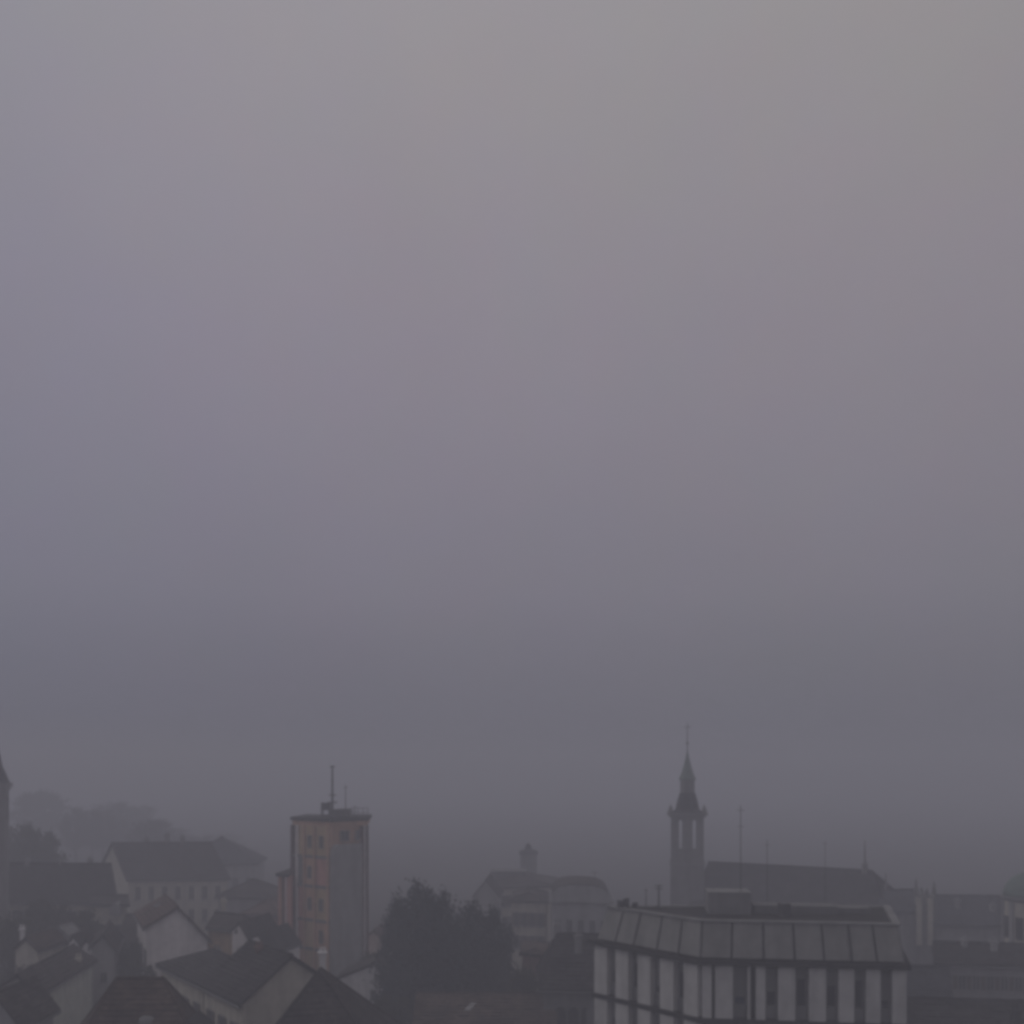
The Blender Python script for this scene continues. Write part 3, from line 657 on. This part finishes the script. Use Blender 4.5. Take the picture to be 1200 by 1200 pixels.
# small sheds and garden walls low at the left
gable_house('garden_shed', 'tiny pale roofed shed among the dark garden trees', XY(62, 106), XY(80, 105), Vector((.3, 2)), at(0, 1097, 105).z, at(0, 1097, 105).z, at(0, 1088, 106).z, 'greyp', 'concm', cat='shed', over=.2)
gable_house('garden_shed', 'small white gabled shed left of the narrow pale house', XY(80, 100), XY(92, 100), Vector((.2, 3)), at(0, 1107, 100).z, at(0, 1107, 100).z, at(0, 1099, 100).z, 'white', 'tileg', cat='shed', over=.12)
gable_house('garden_shed', 'second small white shed close against the narrow pale house', XY(96, 99), XY(107, 99), Vector((.2, 3)), at(0, 1111, 99).z, at(0, 1111, 99).z, at(0, 1104, 99).z, 'white', 'tileg', cat='shed', over=.12)
h, r_ = gable_house('cottage', 'small pale cottage among garden trees left of the tiny shed', XY(18, 97), XY(44, 96), Vector((.4, 5)), at(0, 1113, 97).z, at(0, 1113, 97).z, at(0, 1101, 97).z, 'cream', 'tileb', over=.2)
window_row(h, XY(18, 97), XY(44, 96), (5.2,), 2, w=.4, h=.8, m0=.6, m1=.6, frame='dgreyp', sill=False); chimney(r_, XY(26, 100).x, 100, 8.2, 1.0, .4, 'white')
gable_house('lean_to', 'greenish roofed lean-to at the bottom left corner', XY(-40, 72), XY(24, 70), Vector((0, 5)), 6.8, 7.4, 9.2, 'greyp', 'tileg', cat='shed', frac=.6)

# ================================================================ left edge tower with spire
q = XY(-10, 118); tw = thing('spired_tower', 'dark stone tower with steep pointed roof cut by the left edge', 'tower', (q.x, q.y, 0))
zq = lambda y: at(0, y, 118).z
b = MB(); b.box((q.x, q.y, -.3), 3.3, 3.3, zq(926)+.3, .35); b.build('shaft', 'stone', tw)
b = MB(); b.box((q.x, q.y, zq(926)+.002), 3.6, 3.6, .35, .35); b.box((q.x, q.y, zq(926)+.355), 4.0, 4.0, .5, .35); b.build('cornice', 'stone', tw)
b = MB(); b.ring(q, [(2.5, zq(926)+.86), (1.5, zq(898)), (.05, zq(840))], 4, .35+math.pi/4); b.build('spire', 'slate', tw)
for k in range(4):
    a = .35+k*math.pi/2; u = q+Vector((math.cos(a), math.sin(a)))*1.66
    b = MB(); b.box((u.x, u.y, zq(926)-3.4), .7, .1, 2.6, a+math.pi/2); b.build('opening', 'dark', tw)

# ================================================================ buildings behind and right of the conifers
h, r_ = gable_house('apartment_house', 'pale apartment house with low roof and a rooftop block behind the conifers', XY(566, 146), XY(645, 148), Vector((1, 10)), at(0, 1040, 147).z, at(0, 1040, 147).z, at(0, 1027, 150).z, 'cream', 'tileg', hip='both', hipf=.4, cat='building')
window_row(h, XY(566, 146), XY(645, 148), (5.2, 2.2), 6, w=.7, h=1.5, frame='concm', shutter='wood')
b = MB(); q = XY(596, 152); b.box((q.x, q.y, 8.0), 5.0, 3.2, at(0, 1021, 152).z-8.0, .02); b.box((q.x, q.y, at(0, 1021, 152).z+.003), 5.4, 3.6, .18, .02); b.build('rooftop_storey', 'dgreyp', h)
h, r_ = gable_house('lookout_block', 'small square roof block with a cap, furthest behind the apartment house', XY(610, 176), XY(629, 176), Vector((0, 3)), at(0, 1001, 176).z, at(0, 1001, 176).z, at(0, 997, 177).z, 'dgreyp', 'slate', hip='both', hipf=.4, cat='building', over=.2)
b = MB(); q = XY(619, 177.5); b.ring(q, [(.7, at(0, 998, 177).z), (.5, at(0, 991, 177).z), (.05, at(0, 988, 177).z)], 8); b.build('cap', 'slate', h)
h, r_ = gable_house('gabled_house', 'distant pointed gable half hidden by the conifer tops', XY(556, 138), XY(584, 138), Vector((.4, 7)), at(0, 1050, 138).z, at(0, 1050, 138).z, at(0, 1033, 138).z, 'greyp', 'tiled', over=.25)
window_row(h, XY(556, 138), XY(584, 138), (5.0,), 2, w=.6, h=1.2, m0=.9, m1=.9, frame='white')
# barrel-roofed hall
q0, q1 = XY(646, 118), XY(716, 116); hall = thing('barrel_hall', 'grey hall with rounded barrel roof behind the office block', 'building', ((q0.x+q1.x)/2, 121, 0))
ze, zp = at(0, 1058, 117).z, at(0, 1036, 117).z
sec = [v3(q0.lerp(q1, .5+.5*math.copysign(abs(math.cos(a))**.7, math.cos(a))), ze+(zp-ze)*math.sin(a)**.6) for a in [R(x) for x in range(0, 181, 15)]]
b = MB(); b.solid(sec, (.4, 9, 0)); ho = b.build('roof', 'tileg', hall)
b = MB(); b.hexa([v3(q0, -.3), v3(q1, -.3), v3(q1+Vector((.4, 9)), -.3), v3(q0+Vector((.4, 9)), -.3)], [v3(q0, ze-.01), v3(q1, ze-.01), v3(q1+Vector((.4, 9)), ze-.01), v3(q0+Vector((.4, 9)), ze-.01)]); b.build('wall', 'greyp', hall)
b = MB(); b.solid([p+Vector((0, -.06, -.12 if p.z > ze+.2 else 0)) for p in sec], (0, .05, 0)); b.build('tympanum', 'greyp', hall)
b = MB(); e = (q1-q0).normalized(); b.hexa(*[[v3(q0-e*.3+Vector((0, -.3)), z), v3(q1+e*.3+Vector((0, -.3)), z), v3(q1+e*.3+Vector((.4, 9.2)), z), v3(q0-e*.3+Vector((.4, 9.2)), z)] for z in (ze-.005, ze+.18)]); b.build('eaves', 'concm', hall)
window_row(hall, q0, q1, (5.6,), 5, w=.6, h=2.0, m0=.8, m1=.8, frame='concm')
antenna('short aerial on the barrel roofed hall', 697, 118.5, zp-.2, at(0, 1021, 118.5).z, .05, ((.1, .8), (.7, .6)))
# tall pale wall left of hall
h, r_ = gable_house('pale_house', 'tall pale house front with narrow windows just right of the conifers', XY(599, 124), XY(640, 123), Vector((.5, 8)), at(0, 1058, 123).z, at(0, 1058, 123).z, at(0, 1047, 127).z, 'cream', 'tileg', hip='both', hipf=.4, over=.3)
window_row(h, XY(599, 124), XY(640, 123), (6.0, 3.2), 4, w=.5, h=1.5, m0=.7, m1=.7, frame='concm', shutter='wood')
# lower dark-roofed house before the hall, arched doors
A, B = XY(634, 92), XY(637, 84)
h, r_ = gable_house('arcade_house', 'low house with broad dark roof and arched openings left of the office block', A, B, Vector((5.6, -.4)), 7.0, 7.0, at(0, 1098, 88).z, 'dgreyp', 'tiled', over=.4, hip='near', hipf=.16)
chimney(r_, XY(652, 88).x, 88, 10.3, 1.2, .5); chimney(r_, XY(678, 86).x, 86.2, 9.4, 1.4, .5, 'concm')
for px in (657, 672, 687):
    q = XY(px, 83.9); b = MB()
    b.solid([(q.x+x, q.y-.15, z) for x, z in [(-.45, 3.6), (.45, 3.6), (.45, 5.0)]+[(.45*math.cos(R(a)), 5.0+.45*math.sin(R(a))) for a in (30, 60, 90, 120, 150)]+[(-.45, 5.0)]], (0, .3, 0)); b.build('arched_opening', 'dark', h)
h, r_ = gable_house('brick_house', 'reddish brick house between conifers and the arcade house', XY(612, 96), XY(641, 95), Vector((.3, 6)), at(0, 1122, 95).z, at(0, 1122, 95).z, at(0, 1112, 98).z, 'brickred', 'tileb', hip='both', hipf=.4, over=.25)
window_row(h, XY(612, 96), XY(641, 95), (4.4,), 2, w=.5, h=1.1, m0=.7, m1=.7, frame='cream')
# brown low roof with a pale skylight, in front of the conifers
A, B = XY(488, 82), XY(648, 82)
h, r_ = gable_house('brown_shed', 'broad brown roofed shed with one pale skylight before the conifers', A+Vector((0, 8)), A, B-A, 4.2, 4.0, at(0, 1168, 86).z, 'brickred', 'tileb', cat='shed', over=.4)
q = XY(552, 84.2); b = MB(); zq2 = 5.15; b.hexa([(q.x-.55, q.y-.35, zq2-.1), (q.x-.05, q.y-.35, zq2-.1), (q.x+.55, q.y+.75, zq2+.35), (q.x+.05, q.y+.75, zq2+.35)], [(q.x-.55, q.y-.35, zq2+.05), (q.x-.05, q.y-.35, zq2+.05), (q.x+.55, q.y+.75, zq2+.5), (q.x+.05, q.y+.75, zq2+.5)]); b.build('skylight', 'greyp', r_)
# pale block at the foot of the mill
h, r_ = gable_house('gatehouse', 'pale gabled gatehouse at the foot of the mill', XY(392, 100), XY(447, 99), Vector((.5, 6)), at(0, 1150, 100).z, at(0, 1142, 99).z, at(0, 1131, 99.5).z, 'white', 'tileg', frac=.82, over=.15)
window_row(h, XY(392, 100), XY(447, 99), (2.6,), 2, w=.4, h=.8, m0=1.6, m1=.8, frame='dgreyp')
gable_house('white_gable', 'small white gable peeping between mill and conifers', XY(430, 122), XY(452, 121), Vector((.3, 5)), at(0, 1098, 122).z, at(0, 1106, 122).z, at(0, 1092, 122).z, 'pinkwhite', 'tiler', over=.2, frac=.4)

# ================================================================ trees
def crown_mesh(name, pts, size, seed, flat=0.0):
    rnd = random.Random(seed); v = []; f = []
    for p in pts:
        s = size*rnd.uniform(.55, 1.35)
        n = Vector((rnd.gauss(0, 1), rnd.gauss(0, 1), rnd.gauss(0, 1)+flat)).normalized(); u = n.orthogonal().normalized()
        a = rnd.uniform(0, 6.28); w = n.cross(u); u, w = u*math.cos(a)+w*math.sin(a), w*math.cos(a)-u*math.sin(a)
        i = len(v); c = Vector(p)
        v += [tuple(c-u*s), tuple(c+w*s*.5), tuple(c+u*s), tuple(c-w*s*.5)]; f.append((i, i+1, i+2, i+3))
    me = bpy.data.meshes.new(name); me.from_pydata(v, [], f); me.update(); return me
def make_tree_meshes(kind, h, r, seed):
    rnd = random.Random(seed); trunk = MB(); pts = []
    if kind == 'conifer':
        trunk.tube((0, 0, -.2), (0, 0, h*.96), .03*h, .02, 7)
        nb = 120
        for i in range(nb):
            t = (i+rnd.random())/nb; z = h*(.06+.93*t); ln = r*max(.02, 1-((t-.3)/.7)**2)**.55*rnd.uniform(.55, 1.08)+.12; a = rnd.uniform(0, 6.28)
            tip = Vector((math.cos(a)*ln, math.sin(a)*ln, z-ln*.22))
            trunk.tube((0, 0, z), tip, .035, .01, 4)
            for k in range(int(36+80*ln/r)):
                q = rnd.random()**.6; p = Vector((0, 0, z)).lerp(tip, q); sp = .10*r+.16*ln*(1-q*.5)
                pts.append((p.x+rnd.gauss(0, sp*.6), p.y+rnd.gauss(0, sp*.6), p.z+rnd.gauss(0, .12*r)-abs(rnd.gauss(0, .1*r))))
        cm = crown_mesh('crown', pts, .2, seed, 1.2); m = 'conifer'
    else:
        th = h*.32; trunk.tube((0, 0, -.2), (0, 0, th), .035*h, .025*h, 7); clumps = []
        for i in range(20):
            a = i*2.4+rnd.uniform(-.4, .4); z = h*(.30+.66*(i+rnd.random())/20); rr = r*rnd.uniform(.55, 1.0)*max(.08, 1-((z/h-.55)/.45)**2)**.6
            e = Vector((math.cos(a)*rr, math.sin(a)*rr, z)); mid = Vector((e.x*.35, e.y*.35, th+(z-th)*.55))
            trunk.tube((0, 0, th*.9), mid, .018*h, .011*h, 5); trunk.tube(mid, e, .011*h, .004*h, 4); clumps.append((e, rnd.uniform(.24, .42)*r))
            for k in range(5):
                e2 = e+Vector((rnd.gauss(0, .3), rnd.gauss(0, .3), rnd.uniform(0, .5)))*r*.6; trunk.tube(mid.lerp(e, .7), e2, .005*h, .0015*h, 4); clumps.append((e2, rnd.uniform(.12, .24)*r))
        for c, s in clumps:
            for k in range(int((70 if kind == 'leafy' else 38)*(s/r/.25)**1.5)+14):
                d = Vector((rnd.gauss(0, 1), rnd.gauss(0, 1), rnd.gauss(0, .8))); pts.append(tuple(c+d*s*.62))
        if kind == 'leafy': cm = crown_mesh('crown', pts, .26, seed); m = 'leaf'
        else: cm = crown_mesh('crown', pts, .2, seed); m = 'twig'
    cm.materials.append(M[m])
    tm = bpy.data.meshes.new('trunk'); tm.from_pydata(trunk.v, [], trunk.f); tm.update(); tm.materials.append(M['bark'])
    return tm, cm
TM = {}
def tree(name, label, px, D, ztop, rad, kind, seed, group=None):
    if (kind, seed) not in TM: TM[(kind, seed)] = make_tree_meshes(kind, 12.0, 4.0, seed)
    tm, cm = TM[(kind, seed)]; p = XY(px, D)
    t = thing(name, label, 'tree', (p.x, p.y, 0), group)
    t.scale = (rad/4.0, rad/4.0, ztop/12.0); t.rotation_euler = (0, 0, seed*1.7+px*.05)
    for nm, me in (('trunk', tm), ('crown', cm)):
        o = bpy.data.objects.new(nm, me); COL.objects.link(o); o.parent = t
    return t
G = 'dark conifers by the mill'
tree('conifer_tree', 'tallest broad dark conifer right of the mill tower', 490, 97, at(0, 1036, 97).z, 3.9, 'conifer', 1, G)
tree('conifer_tree', 'dark conifer on the mill side of the tallest conifer', 468, 98, at(0, 1050, 98).z, 2.7, 'conifer', 2, G)
tree('conifer_tree', 'dark conifer in the middle of the clump, just right of the tallest', 519, 95, at(0, 1047, 95).z, 3.2, 'conifer', 3, G)
tree('conifer_tree', 'broad dark conifer second from the pale house', 552, 96, at(0, 1060, 96).z, 3.8, 'conifer', 2, G)
tree('conifer_tree', 'dark conifer of the clump standing next to the pale house', 580, 97, at(0, 1064, 97).z, 3.0, 'conifer', 1, G)
tree('conifer_tree', 'low dark conifer in front of the clump by the brown shed', 508, 91, at(0, 1078, 91).z, 3.8, 'conifer', 3, G)
far = [(108, 178, 952, 2.6, 'twig', 4, 'pointed bare tree rising left of the manor gable'), (88, 190, 958, 4, 'twig', 5, 'bare tree fading in mist beyond the long dark row'),
       (135, 205, 943, 5.5, 'twig', 4, 'wide bare tree dim in the fog behind the manor'), (160, 215, 946, 5, 'twig', 5, 'faint bare tree in the fog above the manor ridge'),
       (42, 215, 930, 6, 'leafy', 6, 'tall dim tree in the fog near the spired tower'), (22, 165, 972, 4, 'leafy', 6, 'greenish tree beside the spired tower over the long row'),
       (44, 158, 979, 3.6, 'leafy', 7, 'greenish tree further from the spired tower over the long row'), (182, 196, 962, 3.5, 'twig', 5, 'bare tree above the middle of the manor roof'),
       (206, 192, 972, 3.4, 'twig', 4, 'bare tree between manor chimneys and villa roof'), (262, 220, 978, 4.5, 'twig', 4, 'dim bare tree behind the villa'),
       (318, 200, 1004, 4, 'twig', 5, 'dim bare tree left behind the mill tower'), (446, 190, 1012, 3.6, 'twig', 4, 'dim bare tree right behind the mill tower'),
       (470, 215, 1008, 4.5, 'twig', 5, 'faint bare tree in the gap between mill and conifers'), (540, 210, 1012, 4.5, 'twig', 4, 'faint bare tree above the conifer clump'),
       (735, 200, 1026, 4, 'twig', 5, 'faint bare tree between hall and bell tower'), (1130, 210, 1026, 5, 'twig', 4, 'faint bare tree behind the slate wing')]
for px, D, y, rr, k, sd, lb in far:
    if D > 170: rr *= 1.2; D *= 1.5
    tree('bare_tree' if k == 'twig' else 'leafy_tree', lb, px, D, at(0, y, D).z, rr, k, sd)
for i in range(9):
    px = 92+i*24+random.uniform(-8, 8); D = random.uniform(230, 280)
    tree('bare_tree', 'small bare tree of the misty wood behind manor and villa', px, D, at(0, 948+i*5+random.uniform(-5, 9), D).z, random.uniform(3, 5), 'twig', 4+i % 2, 'misty wood behind the manor')
near = [(44, 113, 1058, 1.7, 'leafy', 6, 'olive tree before the long row nearest the spired tower'), (62, 108, 1064, 2.4, 'twig', 5, 'bare garden tree above the tiny pale shed'),
        (14, 104, 1082, 2.6, 'leafy', 7, 'dark leafy garden tree left of the sheds'), (48, 103, 1090, 1.9, 'twig', 4, 'bare garden tree over the side house roof'),
        (96, 110, 1074, 2.2, 'leafy', 7, 'dark leafy tree between shed and terraced houses'), (104, 106, 1094, 1.4, 'twig', 5, 'small bare tree touching the narrow pale house'),
        (152, 102, 1108, 1.8, 'leafy', 6, 'dark bushy tree between narrow house and white gabled house'), (166, 96, 1135, 1.5, 'leafy', 7, 'low bush under the white gabled wall'),
        (30, 88, 1138, 1.6, 'twig', 4, 'bare shrub beside the side house'), (325, 106, 1104, 1.8, 'leafy', 6, 'dark tree at the foot of the mill annex'),
        (440, 106, 1120, 1.5, 'leafy', 7, 'bush beside the gatehouse'), (458, 88, 1172, 1.8, 'leafy', 6, 'low dark bush at the foot of the conifers'), (612, 90, 1140, 1.3, 'leafy', 7, 'bush before the brick house'), (268, 112, 1084, 1.8, 'leafy', 6, 'dark tree behind the tan house')]
for px, D, y, rr, k, sd, lb in near: tree('bare_tree' if k == 'twig' else 'leafy_tree', lb, px, D, at(0, y, D).z, rr, k, sd)

# ================================================================ the fog
hz = MB(); hz.hexa([(-1520, -1520, -1), (1520, -1520, -1), (1520, 1520, -1), (-1520, 1520, -1)], [(-1520, -1520, 36), (1520, -1520, 36), (1520, 1520, 36), (-1520, 1520, 36)])
hm = bpy.data.materials.new('haze'); hm.use_nodes = True; t = hm.node_tree
for n_ in list(t.nodes):
    if n_.type == 'BSDF_PRINCIPLED': t.nodes.remove(n_)
pv = t.nodes.new('ShaderNodeVolumePrincipled'); pv.inputs['Density'].default_value = 0.0055; pv.inputs['Color'].default_value = (0.845, 0.862, 0.945, 1); pv.inputs['Anisotropy'].default_value = 0.0
t.links.new(pv.outputs[0], t.nodes['Material Output'].inputs['Volume'])
ho = hz.build('haze', hm); ho['kind'] = 'stuff'
